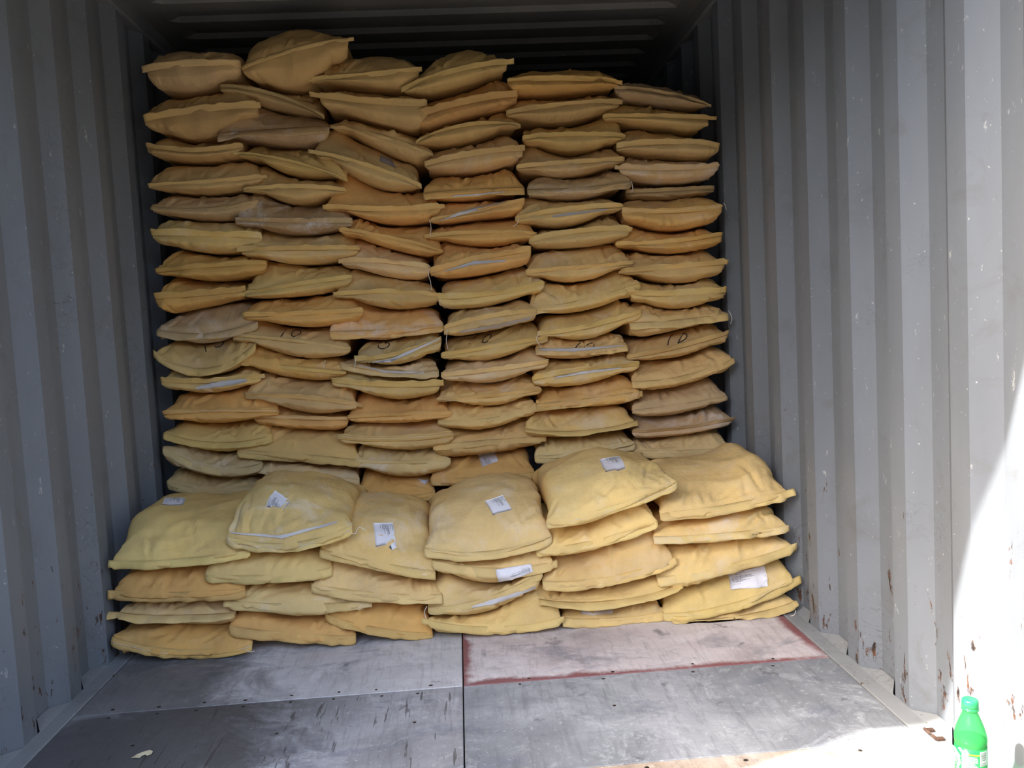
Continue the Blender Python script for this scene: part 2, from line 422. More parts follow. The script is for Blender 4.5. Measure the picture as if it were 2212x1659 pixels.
# ------------------------------------------------------------------ sacks
TONES = {'o': (.72, .485, .19), 't': (.75, .52, .235), 'g': (.75, .43, .135), 'b': (.55, .375, .185),
         'p': (.69, .50, .235), 'y': (.80, .575, .235)}
ADJ = {'o': 'olive-tan', 't': 'tan', 'g': 'orange-brown', 'b': 'dull brown', 'p': 'pale khaki', 'y': 'yellow-tan'}
BAGS = [
 ('c1r1',3.4,.088,.446,(2.189,2.197,2.187),(2.113,2.126,2.118),(2.022,2.02,2.048),'u','t',.0,.015,.0,''),
 ('c1r2',3.39,.069,.5,(2.009,2.013,2.019),(1.925,1.95,1.961),(1.853,1.836,1.882),'u','o',.0,.0,.011,''),
 ('c1r3',3.41,.062,.429,(1.857,1.842,1.862),(1.828,1.8,1.814),(1.768,1.754,1.759),'u','o',.0,.0,.0,''),
 ('c1r4',3.4,.06,.495,(1.756,1.752,1.758),(1.671,1.672,1.686),(1.638,1.627,1.635),'u','o',.0,.0,.019,''),
 ('c1r5',3.41,.058,.47,(1.64,1.632,1.638),(1.584,1.568,1.593),(1.545,1.526,1.524),'n','b',.0,.0,.0,''),
 ('c1r6',3.4,.056,.477,(1.536,1.523,1.519),(1.496,1.481,1.464),(1.425,1.396,1.393),'u','o',.2,.0,.0,''),
 ('c1r7',3.4,.061,.488,(1.398,1.395,1.398),(1.348,1.358,1.36),(1.306,1.287,1.293),'u','g',.0,.0,.0,''),
 ('c1r8',3.41,.046,.398,(1.296,1.295,1.295),(1.249,1.253,1.26),(1.171,1.186,1.204),'u','g',.0,.0,.0,''),
 ('c1r9',3.4,.047,.437,(1.169,1.18,1.201),(1.107,1.084,1.119),(1.061,1.044,1.076),'d','b',.25,.0,.0,''),
 ('c1r10',3.39,.041,.424,(1.054,1.039,1.06),(1.021,.947,1.036),(.962,.922,.943),'d','o',.1,.011,.0,'marked 10'),
 ('c1r11',3.4,.046,.433,(.945,.914,.93),(.921,.908,.915),(.86,.847,.863),'u','o',.3,.0,.015,'with a white stripe'),
 ('c1r12',3.39,.046,.493,(.849,.842,.851),(.792,.788,.773),(.738,.723,.735),'u','g',.0,.0,.0,''),
 ('c1r13',3.4,.04,.461,(.727,.718,.732),(.702,.652,.667),(.643,.605,.62),'d','o',.0,.0,.0,''),
 ('c1r14',3.39,.036,.416,(.631,.599,.605),(.648,.558,.56),(.547,.51,.506),'d','p',.2,.0,.0,'crumpled'),
 ('c1r15',3.41,.032,.393,(.526,.493,.487),(.507,.466,.465),(.459,.429,.422),'d','p',.1,.0,.0,''),
 ('c2r1',3.37,.454,.863,(2.226,2.252,2.232),(2.075,2.132,2.168),(2.03,2.017,2.083),'n','o',.0,.0,.022,'bulging'),
 ('c2r2',3.42,.355,.746,(2.051,2.048,2.001),(2.023,1.988,1.894),(1.989,1.949,1.918),'n','b',.0,.0,.0,''),
 ('c2r3',3.4,.338,.766,(1.921,1.933,1.917),(1.845,1.855,1.859),(1.829,1.804,1.795),'d','b',.35,.0,.0,''),
 ('c2r4',3.4,.41,.822,(1.813,1.808,1.769),(1.776,1.736,1.656),(1.739,1.684,1.671),'u','o',.0,.026,.0,''),
 ('c2r5',3.4,.419,.816,(1.689,1.688,1.675),(1.639,1.642,1.622),(1.61,1.572,1.585),'u','o',.0,.0,.0,'crumpled at one corner'),
 ('c2r6',3.39,.381,.832,(1.566,1.569,1.558),(1.524,1.511,1.499),(1.48,1.451,1.457),'u','b',.55,.0,.0,'dusted with white powder'),
 ('c2r7',3.39,.394,.847,(1.452,1.451,1.448),(1.414,1.408,1.399),(1.361,1.336,1.342),'u','o',.1,.019,.007,''),
 ('c2r8',3.4,.394,.815,(1.318,1.333,1.34),(1.24,1.266,1.284),(1.209,1.21,1.222),'u','o',.0,.03,.0,''),
 ('c2r9',3.39,.382,.85,(1.198,1.208,1.197),(1.161,1.155,1.155),(1.112,1.086,1.092),'u','g',.0,.0,.0,''),
 ('c2r10',3.4,.333,.79,(1.089,1.093,1.065),(1.065,1.03,.985),(1.025,.973,.958),'n','o',.0,.0,.0,'marked 10'),
 ('c2r11',3.4,.32,.768,(1.005,.975,.95),(.973,.938,.905),(.932,.887,.87),'n','g',.1,.0,.0,'twisted'),
 ('c2r12',3.39,.365,.801,(.899,.882,.844),(.845,.823,.781),(.799,.75,.74),'u','o',.0,.0,.022,''),
 ('c2r13',3.42,.384,.76,(.755,.745,.732),(.739,.719,.704),(.694,.676,.665),'n','g',.0,.0,.0,'with a stitched cream thread'),
 ('c2r14',3.4,.32,.796,(.653,.674,.654),(.615,.587,.546),(.581,.55,.529),'d','o',.0,.0,.015,''),
 ('c2r15',3.4,.384,.791,(.557,.538,.519),(.546,.507,.467),(.494,.467,.44),'d','p',.2,.0,.0,''),
 ('c3r1',3.4,.703,1.126,(2.129,2.149,2.142),(2.049,2.056,2.073),(2.026,2.007,1.992),'u','o',.0,.022,.011,''),
 ('c3r2',3.39,.736,1.15,(2.018,2.007,1.984),(1.991,1.957,1.944),(1.914,1.876,1.842),'u','o',.0,.037,.0,''),
 ('c3r3',3.41,.765,1.162,(1.911,1.88,1.841),(1.868,1.82,1.742),(1.834,1.766,1.72),'n','o',.0,.0,.0,''),
 ('c3r4',3.39,.705,1.109,(1.819,1.769,1.716),(1.771,1.709,1.623),(1.714,1.637,1.607),'u','o',.0,.026,.0,'with a grey sticker'),
 ('c3r5',3.4,.726,1.18,(1.618,1.619,1.613),(1.562,1.543,1.544),(1.523,1.483,1.478),'u','g',.0,.007,.015,''),
 ('c3r6',3.4,.774,1.178,(1.503,1.479,1.429),(1.474,1.429,1.367),(1.424,1.378,1.348),'u','g',.0,.0,.0,''),
 ('c3r7',3.41,.775,1.125,(1.372,1.378,1.36),(1.35,1.34,1.306),(1.304,1.273,1.255),'u','t',.1,.011,.0,''),
 ('c3r8',3.4,.743,1.152,(1.264,1.272,1.249),(1.223,1.223,1.199),(1.18,1.142,1.14),'u','o',.1,.007,.0,''),
 ('c3r9',3.4,.712,1.163,(1.126,1.139,1.136),(1.066,1.061,1.068),(1.037,1.019,1.045),'d','g',.3,.0,.0,''),
 ('c3r10',3.38,.804,1.151,(1.018,1.015,1.029),(.963,.974,1.023),(.927,.917,.945),'u','o',.1,.0,.0,'with white stripe and marker circle'),
 ('c3r11',3.41,.744,1.133,(.946,.92,.929),(.941,.901,.886),(.906,.877,.877),'d','p',.2,.0,.0,'thin and pale'),
 ('c3r12',3.4,.707,1.135,(.903,.873,.873),(.885,.856,.849),(.826,.783,.779),'u','o',.1,.0,.015,''),
 ('c3r13',3.4,.76,1.176,(.772,.774,.768),(.73,.729,.72),(.688,.679,.686),'u','g',.0,.0,.0,''),
 ('c3r14',3.39,.726,1.179,(.673,.676,.679),(.657,.636,.643),(.601,.572,.574),'u','o',.1,.011,.022,''),
 ('c3r15',3.4,.757,1.16,(.572,.564,.568),(.54,.518,.515),(.496,.46,.465),'n','p',.3,.0,.0,''),
 ('c3r16',3.41,.779,1.09,(.47,.451,.441),(.421,.392,.397),(.372,.356,.36),'d','g',.1,.0,.0,'with a label corner'),
 ('c4r1',3.39,1.063,1.471,(2.092,2.158,2.148),(1.997,2.058,2.086),(1.973,1.992,2.027),'u','o',.0,.011,.026,''),
 ('c4r2',3.4,1.092,1.506,(1.968,2.014,2.028),(1.896,1.945,1.969),(1.842,1.872,1.899),'u','g',.0,.0,.0,''),
 ('c4r3',3.4,1.095,1.512,(1.849,1.866,1.894),(1.791,1.849,1.837),(1.775,1.783,1.82),'u','o',.0,.0,.0,''),
 ('c4r4',3.4,1.125,1.517,(1.765,1.789,1.823),(1.715,1.746,1.76),(1.668,1.667,1.687),'u','o',.1,.0,.007,''),
 ('c4r5',3.39,1.114,1.513,(1.671,1.671,1.684),(1.587,1.592,1.591),(1.56,1.556,1.569),'d','g',.0,.0,.0,'with a folded end'),
 ('c4r6',3.39,1.135,1.512,(1.533,1.568,1.585),(1.485,1.515,1.55),(1.472,1.481,1.487),'u','g',.0,.0,.0,'with a white stripe'),
 ('c4r7',3.4,1.118,1.554,(1.483,1.488,1.482),(1.428,1.434,1.418),(1.396,1.372,1.378),'u','g',.0,.015,.0,''),
 ('c4r8',3.38,1.122,1.526,(1.354,1.369,1.359),(1.294,1.335,1.361),(1.252,1.26,1.278),'u','g',.0,.0,.0,'with a white stripe'),
 ('c4r9',3.4,1.146,1.574,(1.241,1.257,1.273),(1.193,1.195,1.227),(1.127,1.134,1.162),'u','o',.25,.0,.0,''),
 ('c4r10',3.38,1.163,1.537,(1.125,1.14,1.152),(1.07,1.105,1.116),(1.019,1.034,1.054),'u','o',.15,.0,.0,'with a white stripe'),
 ('c4r11',3.4,1.145,1.578,(1.009,1.029,1.048),(.956,.981,1.003),(.92,.919,.955),'u','o',.1,.0,.0,'marked 10'),
 ('c4r12',3.39,1.141,1.574,(.91,.922,.943),(.881,.891,.911),(.833,.826,.854),'u','t',.1,.0,.0,''),
 ('c4r13',3.4,1.116,1.542,(.819,.828,.842),(.78,.782,.796),(.753,.729,.753),'u','o',.2,.0,.0,''),
 ('c4r14',3.4,1.116,1.528,(.728,.728,.744),(.685,.684,.718),(.644,.638,.666),'n','o',.0,.0,.0,'creased'),
 ('c4r15',3.4,1.092,1.535,(.626,.643,.642),(.587,.596,.595),(.527,.534,.548),'d','o',.0,.0,.015,''),
 ('c4r16',3.41,1.074,1.499,(.515,.536,.537),(.451,.445,.45),(.416,.41,.42),'d','g',.1,.0,.0,'with a printed white label'),
 ('c5r1',3.39,1.467,1.907,(2.06,2.074,2.062),(2.014,2.014,1.995),(1.956,1.952,1.959),'u','g',.0,.0,.015,''),
 ('c5r2',3.4,1.456,1.911,(1.948,1.959,1.967),(1.896,1.918,1.921),(1.858,1.846,1.87),'u','o',.0,.0,.011,''),
 ('c5r3',3.4,1.515,1.928,(1.847,1.852,1.845),(1.796,1.802,1.787),(1.755,1.728,1.749),'u','o',.0,.0,.0,''),
 ('c5r4',3.4,1.485,1.92,(1.737,1.734,1.736),(1.684,1.691,1.695),(1.645,1.632,1.654),'u','o',.1,.0,.0,''),
 ('c5r5',3.39,1.523,1.94,(1.637,1.633,1.642),(1.583,1.58,1.598),(1.549,1.54,1.563),'d','b',.2,.0,.0,'greyish'),
 ('c5r6',3.39,1.469,1.903,(1.543,1.543,1.548),(1.483,1.508,1.513),(1.445,1.437,1.47),'u','o',.0,.0,.0,'with a white stripe'),
 ('c5r7',3.4,1.52,1.927,(1.432,1.443,1.454),(1.393,1.422,1.421),(1.352,1.351,1.362),'u','o',.0,.0,.011,''),
 ('c5r8',3.4,1.501,1.94,(1.345,1.351,1.349),(1.269,1.279,1.286),(1.23,1.214,1.243),'u','o',.1,.0,.0,''),
 ('c5r9',3.4,1.506,1.962,(1.2,1.235,1.232),(1.114,1.14,1.195),(1.09,1.095,1.126),'d','o',.1,.0,.0,''),
 ('c5r10',3.39,1.533,1.962,(1.075,1.095,1.12),(1.024,1.044,1.094),(.991,.979,1.017),'u','o',.15,.0,.0,''),
 ('c5r11',3.4,1.525,1.899,(.97,.979,.992),(.954,.946,.948),(.907,.903,.915),'d','o',.1,.0,.0,'marked 10,white edge'),
 ('c5r12',3.39,1.504,1.943,(.876,.896,.894),(.848,.872,.883),(.791,.793,.825),'u','o',.2,.0,.0,'with a white stripe'),
 ('c5r13',3.4,1.516,1.942,(.776,.792,.803),(.73,.74,.756),(.701,.699,.706),'d','g',.1,.0,.011,''),
 ('c5r14',3.39,1.465,1.914,(.683,.699,.697),(.633,.612,.636),(.589,.588,.597),'f','o',.15,.0,.011,''),
 ('c5r15',3.4,1.499,1.911,(.574,.586,.586),(.518,.524,.549),(.494,.499,.524),'d','p',.2,.0,.0,''),
 ('c6r1',3.4,1.891,2.268,(2.003,1.99,1.96),(1.974,1.947,1.894),(1.919,1.9,1.881),'u','b',.1,.0,.011,''),
 ('c6r2',3.4,1.839,2.268,(1.901,1.905,1.887),(1.866,1.856,1.843),(1.835,1.813,1.792),'u','o',.0,.0,.03,''),
 ('c6r3',3.4,1.889,2.306,(1.796,1.804,1.79),(1.749,1.755,1.734),(1.709,1.691,1.68),'u','o',.0,.0,.0,''),
 ('c6r4',3.4,1.897,2.299,(1.696,1.695,1.681),(1.671,1.657,1.66),(1.608,1.59,1.595),'u','t',.25,.019,.0,''),
 ('c6r5',3.46,1.93,2.299,(1.605,1.598,1.597),(1.558,1.558,1.559),(1.534,1.529,1.537),'n','b',.0,.0,.0,'pushed back'),
 ('c6r6',3.39,1.897,2.304,(1.524,1.515,1.521),(1.498,1.488,1.495),(1.424,1.399,1.41),'u','g',.1,.0,.0,'with a stitched thread'),
 ('c6r7',3.4,1.868,2.307,(1.415,1.4,1.418),(1.365,1.364,1.386),(1.331,1.31,1.318),'u','g',.1,.0,.0,''),
 ('c6r8',3.4,1.886,2.314,(1.309,1.313,1.316),(1.259,1.264,1.274),(1.218,1.187,1.198),'u','o',.0,.011,.011,''),
 ('c6r9',3.4,1.92,2.314,(1.193,1.189,1.204),(1.171,1.157,1.162),(1.108,1.083,1.098),'u','o',.1,.0,.0,''),
 ('c6r10',3.39,1.908,2.315,(1.087,1.089,1.103),(1.036,1.038,1.054),(.977,.993,1.016),'d','o',.1,.0,.0,''),
 ('c6r11',3.4,1.894,2.318,(.976,.994,1.006),(.911,.941,.988),(.877,.883,.914),'u','o',.1,.0,.0,'marked 10'),
 ('c6r12',3.4,1.91,2.327,(.863,.886,.904),(.798,.81,.868),(.756,.766,.797),'d','o',.0,.0,.007,''),
 ('c6r13',3.41,1.909,2.308,(.737,.757,.775),(.679,.694,.713),(.644,.648,.672),'n','b',.0,.0,.0,''),
 ('c6r14',3.4,1.903,2.325,(.626,.65,.669),(.605,.611,.633),(.557,.56,.576),'u','b',.25,.0,.007,''),
 ('c6r15',3.4,1.903,2.311,(.547,.555,.563),(.517,.505,.503),(.487,.48,.48),'d','p',.15,.0,.0,''),
 ('f1r1',2.845,.03,.484,(.488,.481,.482),(.346,.339,.353),(.309,.305,.325),'d','y',.0,.011,.0,'with a small crumpled label'),
 ('f1r2',2.845,.026,.456,(.299,.299,.306),(.244,.227,.221),(.206,.194,.194),'d','g',.0,.019,.0,''),
 ('f1r3',2.855,.034,.416,(.183,.178,.179),(.166,.146,.139),(.119,.104,.093),'f','t',.1,.044,.0,''),
 ('f1r4',2.825,.017,.473,(.117,.104,.084),(.096,.038,.042),(.025,-.002,-.003),'d','g',.05,.0,.0,'torn open at its end'),
 ('f2r1',2.835,.41,.827,(.552,.541,.504),(.406,.37,.414),(.358,.333,.359),'d','y',.25,.0,.0,'with white tape and label'),
 ('f2r2',2.845,.328,.748,(.311,.324,.33),(.281,.264,.269),(.249,.229,.221),'d','y',.0,.0,.0,''),
 ('f2r3',2.845,.402,.845,(.194,.206,.178),(.183,.159,.149),(.137,.106,.107),'d','y',.25,.019,.03,''),
 ('f2r4',2.845,.393,.813,(.107,.097,.068),(.098,.06,.031),(.044,.012,.007),'d','g',.0,.0,.0,''),
 ('f3r1',2.845,.713,1.095,(.437,.436,.416),(.339,.282,.235),(.299,.245,.206),'d','y',.2,.0,.0,'with a large label'),
 ('f3r2',2.845,.683,1.113,(.244,.22,.193),(.22,.177,.152),(.177,.137,.127),'d','y',.05,.007,.0,''),
 ('f3r3',2.855,.724,1.073,(.144,.127,.105),(.105,.05,.017),(.055,.016,.003),'d','g',.0,.011,.0,''),
 ('f4r1',2.845,1.062,1.498,(.454,.486,.482),(.317,.293,.33),(.286,.267,.309),'d','y',.15,.0,.0,'with a printed label'),
 ('f4r2',2.855,1.084,1.499,(.265,.272,.28),(.275,.231,.237),(.197,.165,.189),'d','y',.0,.0,.015,'with a label on its end'),
 ('f4r3',2.845,1.062,1.46,(.151,.166,.186),(.112,.133,.209),(.065,.069,.116),'d','y',.1,.0,.0,'with white torn edge'),
 ('f4r4',2.825,1.062,1.514,(.059,.088,.11),(.074,.036,.048),(.009,-.011,.001),'d','y',.05,.022,.011,''),
 ('f5r1',2.815,1.479,1.933,(.532,.561,.54),(.388,.427,.495),(.355,.387,.468),'d','y',.1,.0,.0,'with a printed label'),
 ('f5r2',2.845,1.442,1.865,(.34,.364,.402),(.287,.308,.358),(.249,.266,.326),'d','y',.1,.0,.0,''),
 ('f5r3',2.845,1.458,1.916,(.237,.268,.293),(.173,.176,.222),(.126,.136,.165),'d','y',.1,.0,.011,''),
 ('f5r4',2.845,1.449,1.93,(.118,.127,.143),(.109,.091,.126),(.067,.056,.082),'f','y',.0,.007,.011,''),
 ('f5r5',2.855,1.52,1.88,(.048,.046,.061),(.038,.025,.031),(-.017,-.01,.003),'d','y',.1,.0,.0,'with a crumpled white label'),
 ('f6r1',2.845,1.874,2.326,(.501,.506,.544),(.384,.398,.431),(.349,.363,.387),'d','y',.1,.0,.026,'with a brown stain'),
 ('f6r2',2.835,1.847,2.319,(.344,.357,.374),(.304,.302,.31),(.262,.261,.281),'d','y',.3,.0,.007,''),
 ('f6r3',2.845,1.856,2.337,(.237,.251,.264),(.157,.186,.238),(.109,.139,.191),'d','y',.15,.0,.019,''),
 ('f6r4',2.845,1.871,2.339,(.113,.136,.176),(.028,.047,.116),(-.008,.011,.077),'d','y',.1,.0,.026,'with a wide printed label'),
 ('f6r5',2.835,1.897,2.337,(.014,.018,.051),(.01,.03,.04),(-.023,-.023,-.003),'f','y',.1,.0,.007,''),
]

def settle(bags):
    """each sack's upper face meets the underside of the one lying on it"""
    out = list(bags)
    for i in range(1, len(out)):
        a, b = out[i-1], out[i]
        if a[0][:2] != b[0][:2]: continue
        xc, hw = (a[2]+a[3])/2, (a[3]-a[2])/2
        T = list(b[4])
        for k, q in enumerate((-.6, 0, .6)):
            x = (b[2]+b[3])/2 + q*(b[3]-b[2])/2
            u = max(-.8, min(.8, (x-xc)/hw))/.6
            v = a[6]; zb = v[1] + (v[2]-v[0])/2*u + ((v[2]+v[0])/2-v[1])*u*u
            T[k] = zb - .002
        b = list(b); b[4] = tuple(T); out[i] = tuple(b)
    return out
BAGS = settle(BAGS)

def vnoise2(x, y, rng, n=64):
    lat = rng.random((n, n))*2-1
    xi = np.floor(x).astype(int); yi = np.floor(y).astype(int)
    fx = x-xi; fy = y-yi; fx = fx*fx*(3-2*fx); fy = fy*fy*(3-2*fy)
    g = lambda i, j: lat[i % n, j % n]
    return (g(xi, yi)*(1-fx)+g(xi+1, yi)*fx)*(1-fy) + (g(xi, yi+1)*(1-fx)+g(xi+1, yi+1)*fx)*fy
def sstep(a, b, x):
    t = np.clip((x-a)/(b-a), 0, 1); return t*t*(3-2*t)
def quad3(u, p, v):
    """parabola through (-p,v0),(0,v1),(p,v2), flattened beyond the outer points"""
    uu = np.clip(u, -1.15*p, 1.15*p)/p
    return v[1] + (v[2]-v[0])/2*uu + ((v[2]+v[0])/2-v[1])*uu*uu

UP_L = .027
def up_len(spec):
    belly = sum(spec[5])/3 - sum(spec[6])/3
    return min(UP_L, max(.013, .40*belly))
def bag_geometry(spec, seed):
    idn, Yf, xl, xr, T, S, Bt, flap, tone, dust, eL, eR, feat = spec
    rng = np.random.default_rng(seed)
    topf = idn[0] == 'f' and idn.endswith('r1')
    depth = .525 + rng.uniform(-.015, .015)
    nx, ny = 65, 45
    tt = np.linspace(-1, 1, nx); u = .55*np.sin(tt*math.pi/2) + .45*tt
    t2 = np.linspace(0, 1, ny); d = depth*(.78*(.5-.5*np.cos(math.pi*t2)) + .22*t2)
    U, D = np.meshgrid(u, d, indexing='ij')
    S = list(S)
    if flap == 'u': S = [s - up_len(spec)*.93 for s in S]
    # keep seam between bottom and top in the middle
    S[1] = min(max(S[1], Bt[1]+.012), T[1]-.008)
    Bt = [max(v, .004) for v in Bt]
    zs = quad3(U, 1.0, S); zt = quad3(U, .6, T); zb = quad3(U, .6, Bt)
    zb = np.maximum(zb, .003)
    zt = np.maximum(zt, zb+.03)
    mid = zb + (zt-zb)*.48
    k = sstep(0, .20, D)
    zr = zs*(1-k) + mid*k
    G = np.power(np.clip(1-np.abs(U)**6.0, 0, 1), 1/2.5)
    Gb = np.power(np.clip(1-np.abs(U)**9.0, 0, 1), 1/3.2)
    Dt = .30 if topf else .15
    nt_ = 1.7 if topf else 1.75
    Db = .055
    def rise(x, DD, n): return np.power(np.clip(1-np.power(1-np.clip(x/DD, 0, 1), n), 0, 1), 1/n)
    back = rise(depth-D, .14, 2.0)
    Ft = rise(D, Dt, nt_)*back; Fb = rise(D, Db, 2.2)*back
    xc = (xl+xr)/2; hw = (xr-xl)/2
    narrow = 1 - .07*sstep(0, .07, D)*sstep(0, .07, depth-D)
    X = xc + hw*U*narrow
    wob = vnoise2(U*3+7, U*0+seed % 31, rng)*.007
    Y = Yf + D + wob*np.exp(-D/.05) + .012*np.abs(U)**6*np.exp(-D/.05)
    belly = .020*rng.uniform(.7, 1.2)*G*4*np.clip(Fb, 0, 1)*(1-np.clip(Fb, 0, 1))*np.exp(-(D/.09)**4)
    Zt = zr + np.maximum(zt-zr, .004)*G*Ft
    Zb = zr - np.maximum(zr-zb, .004)*(G if topf else Gb)*Fb
    thick = (zt-zb)
    edge = np.clip(np.minimum(D, depth-D)/.012, 0, 1)*np.clip((1-np.abs(U))/.03, 0, 1)
    def wrinkle(Z, F, sheet):
        s = D + thick*.55*F                       # rough arc length down the face
        xm = X
        h = vnoise2(xm*7+3.1*sheet, s*9, rng)*.0075 + vnoise2(xm*17, s*19+5*sheet, rng)*.0036
        sk = rng.uniform(-5, 5)
        rg = 1-np.abs(vnoise2(xm*9+s*sk, s*7-xm*1.5, rng)); h += (rg**4-.35)*.0065
        rg2 = 1-np.abs(vnoise2(xm*21-s*sk, s*17+xm*3, rng)); h += (rg2**4-.35)*.0026
        # gathers running back from the sewn end
        ph = xm*(26+6*rng.random()) + s*rng.uniform(-14, 14) + 1.2*vnoise2(xm*9, s*6, rng)
        g = np.abs(np.mod(ph, 1.0)-.5)*2
        mask = .5+.5*vnoise2(xm*5, s*2+9, rng)
        h += (g**1.5-.4)*(.0075 if sheet == 0 else .010)*np.exp(-s/.07)*sstep(.25, .8, mask)
        # folded creases
        for _ in range(rng.integers(7, 13)):
            px = rng.uniform(xl, xr); ps = rng.uniform(0, .14); a = rng.normal(1.2, .6)
            L = rng.uniform(.03, .12)
            dx, ds = math.cos(a), math.sin(a)
            al = (xm-px)*dx + (s-ps)*ds; pe = -(xm-px)*ds + (s-ps)*dx
            fall = np.exp(-(al/L)**4); w = rng.uniform(.004, .008); A = rng.uniform(.004, .010)
            h += fall*(-A*np.exp(-(pe/w)**2) + .6*A*np.exp(-((pe-2.2*w)/(1.8*w))**2))
        return h*edge
    out = []
    for Z, F, sg, sheet in ((Zt, Ft, 1, 0), (Zb, Fb, -1, 1)):
        P = np.stack([X, Y - (belly if sg < 0 else 0), Z], -1)
        du = np.gradient(P, axis=0); dv = np.gradient(P, axis=1)
        nrm = np.cross(du, dv)*sg; nrm /= np.maximum(np.linalg.norm(nrm, axis=-1, keepdims=True), 1e-9)
        h = wrinkle(Z, F, sheet)
        if sg < 0: h = h*np.where(nrm[..., 2] < -.8, .25, 1.0)
        P = P + nrm*h[..., None]
        P[..., 2] = np.maximum(P[..., 2], .0015)
        out.append(P)
    top, bot = out
    V = np.concatenate([top.reshape(-1, 3), bot.reshape(-1, 3)])
    idx = np.arange(nx*ny).reshape(nx, ny); off = nx*ny
    # share the border
    remap = np.arange(2*off)
    bd = np.zeros((nx, ny), bool); bd[0, :] = bd[-1, :] = True; bd[:, 0] = bd[:, -1] = True
    remap[(idx+off)[bd]] = idx[bd]
    a, b_, c, e = idx[:-1, :-1].ravel(), idx[1:, :-1].ravel(), idx[1:, 1:].ravel(), idx[:-1, 1:].ravel()
    Ft_ = np.stack([a, b_, c, e], 1); Fb_ = np.stack([a+off, e+off, c+off, b_+off], 1)
    F = remap[np.concatenate([Ft_, Fb_])]
    used = np.unique(F); comp = -np.ones(2*off, int); comp[used] = np.arange(len(used))
    return V[used], comp[F], S, wob[:, 0], u, rng

def flap_geometry(spec, S, seed):
    idn, Yf, xl, xr, T, S0, Bt, flap, tone, dust, eL, eR, feat = spec
    rng = np.random.default_rng(seed+999)
    n, mv = 49, 5
    xc = (xl+xr)/2; hw = (xr-xl)/2
    xs = np.linspace(xl-eL, xr+eR, n); uu = (xs-xc)/hw
    L = {'u': up_len(spec), 'd': .030, 'f': .034, 'n': .016}[flap]*rng.uniform(.9, 1.15)
    ang = {'u': math.radians(73), 'd': math.radians(-52), 'f': math.radians(-12), 'n': math.radians(rng.choice([70, -60]))}[flap]
    z0 = quad3(uu, 1.0, S)
    if idn[0] == 'f' and flap == 'd':
        room = np.maximum(z0.min() - .006, .004)
    r1 = vnoise2(uu*3.3+2, uu*0, rng); r2_ = vnoise2(uu*8, uu*0+4, rng)
    A = ang + r1*.30 + r2_*.12
    A += np.where(uu < -1, rng.uniform(-.5, .2), 0) + np.where(uu > 1, rng.uniform(-.5, .2), 0)
    Lu = L*(1 + .10*r2_)
    # torn or folded corners
    Lu *= np.where(np.abs(uu) > .97, rng.uniform(.75, 1.0), 1)
    V = []
    yb = Yf + .012*np.minimum(np.abs(uu), 1)**6 - .002
    # an occasional kink where the flap was pressed
    kx = rng.uniform(-.8, .8); kink = np.exp(-((uu-kx)/.03)**2)*.006
    for side in (0, 1):
        for j in range(mv):
            v = j/(mv-1)
            bend = A*(1 - .0) + (v*v)*.25*np.sign(ang)*(-1 if flap == 'u' else 1)
            y = yb - np.cos(bend)*Lu*v - .0022*np.sin(math.pi*v)*r2_ + kink*v
            z = z0 + np.sin(bend)*Lu*v
            ny_, nz_ = np.sin(bend), np.cos(bend)
            o = .0009*(1 if side == 0 else -1)
            V.append(np.stack([xs, y - ny_*o*-1, np.maximum(z + nz_*o, .001)], 1))
    V = np.concatenate(V)
    F = []
    sz = mv*n
    for j in range(mv-1):
        for i in range(n-1):
            a = j*n+i; F.append((a, a+n, a+n+1, a+1)); b = a+sz; F.append((b, b+1, b+n+1, b+n))
    for i in range(n-1):
        a = (mv-1)*n+i; F.append((a, a+sz, a+sz+1, a+1)); F.append((i, i+1, i+1+sz, i+sz))
    for j in range(mv-1):
        a = j*n; F.append((a, a+sz, a+n+sz, a+n)); a = j*n+n-1; F.append((a, a+n, a+n+sz, a+sz))
    # stitch path a third of the way out
    row = V[2*n:3*n] if True else None
    return V, F, row

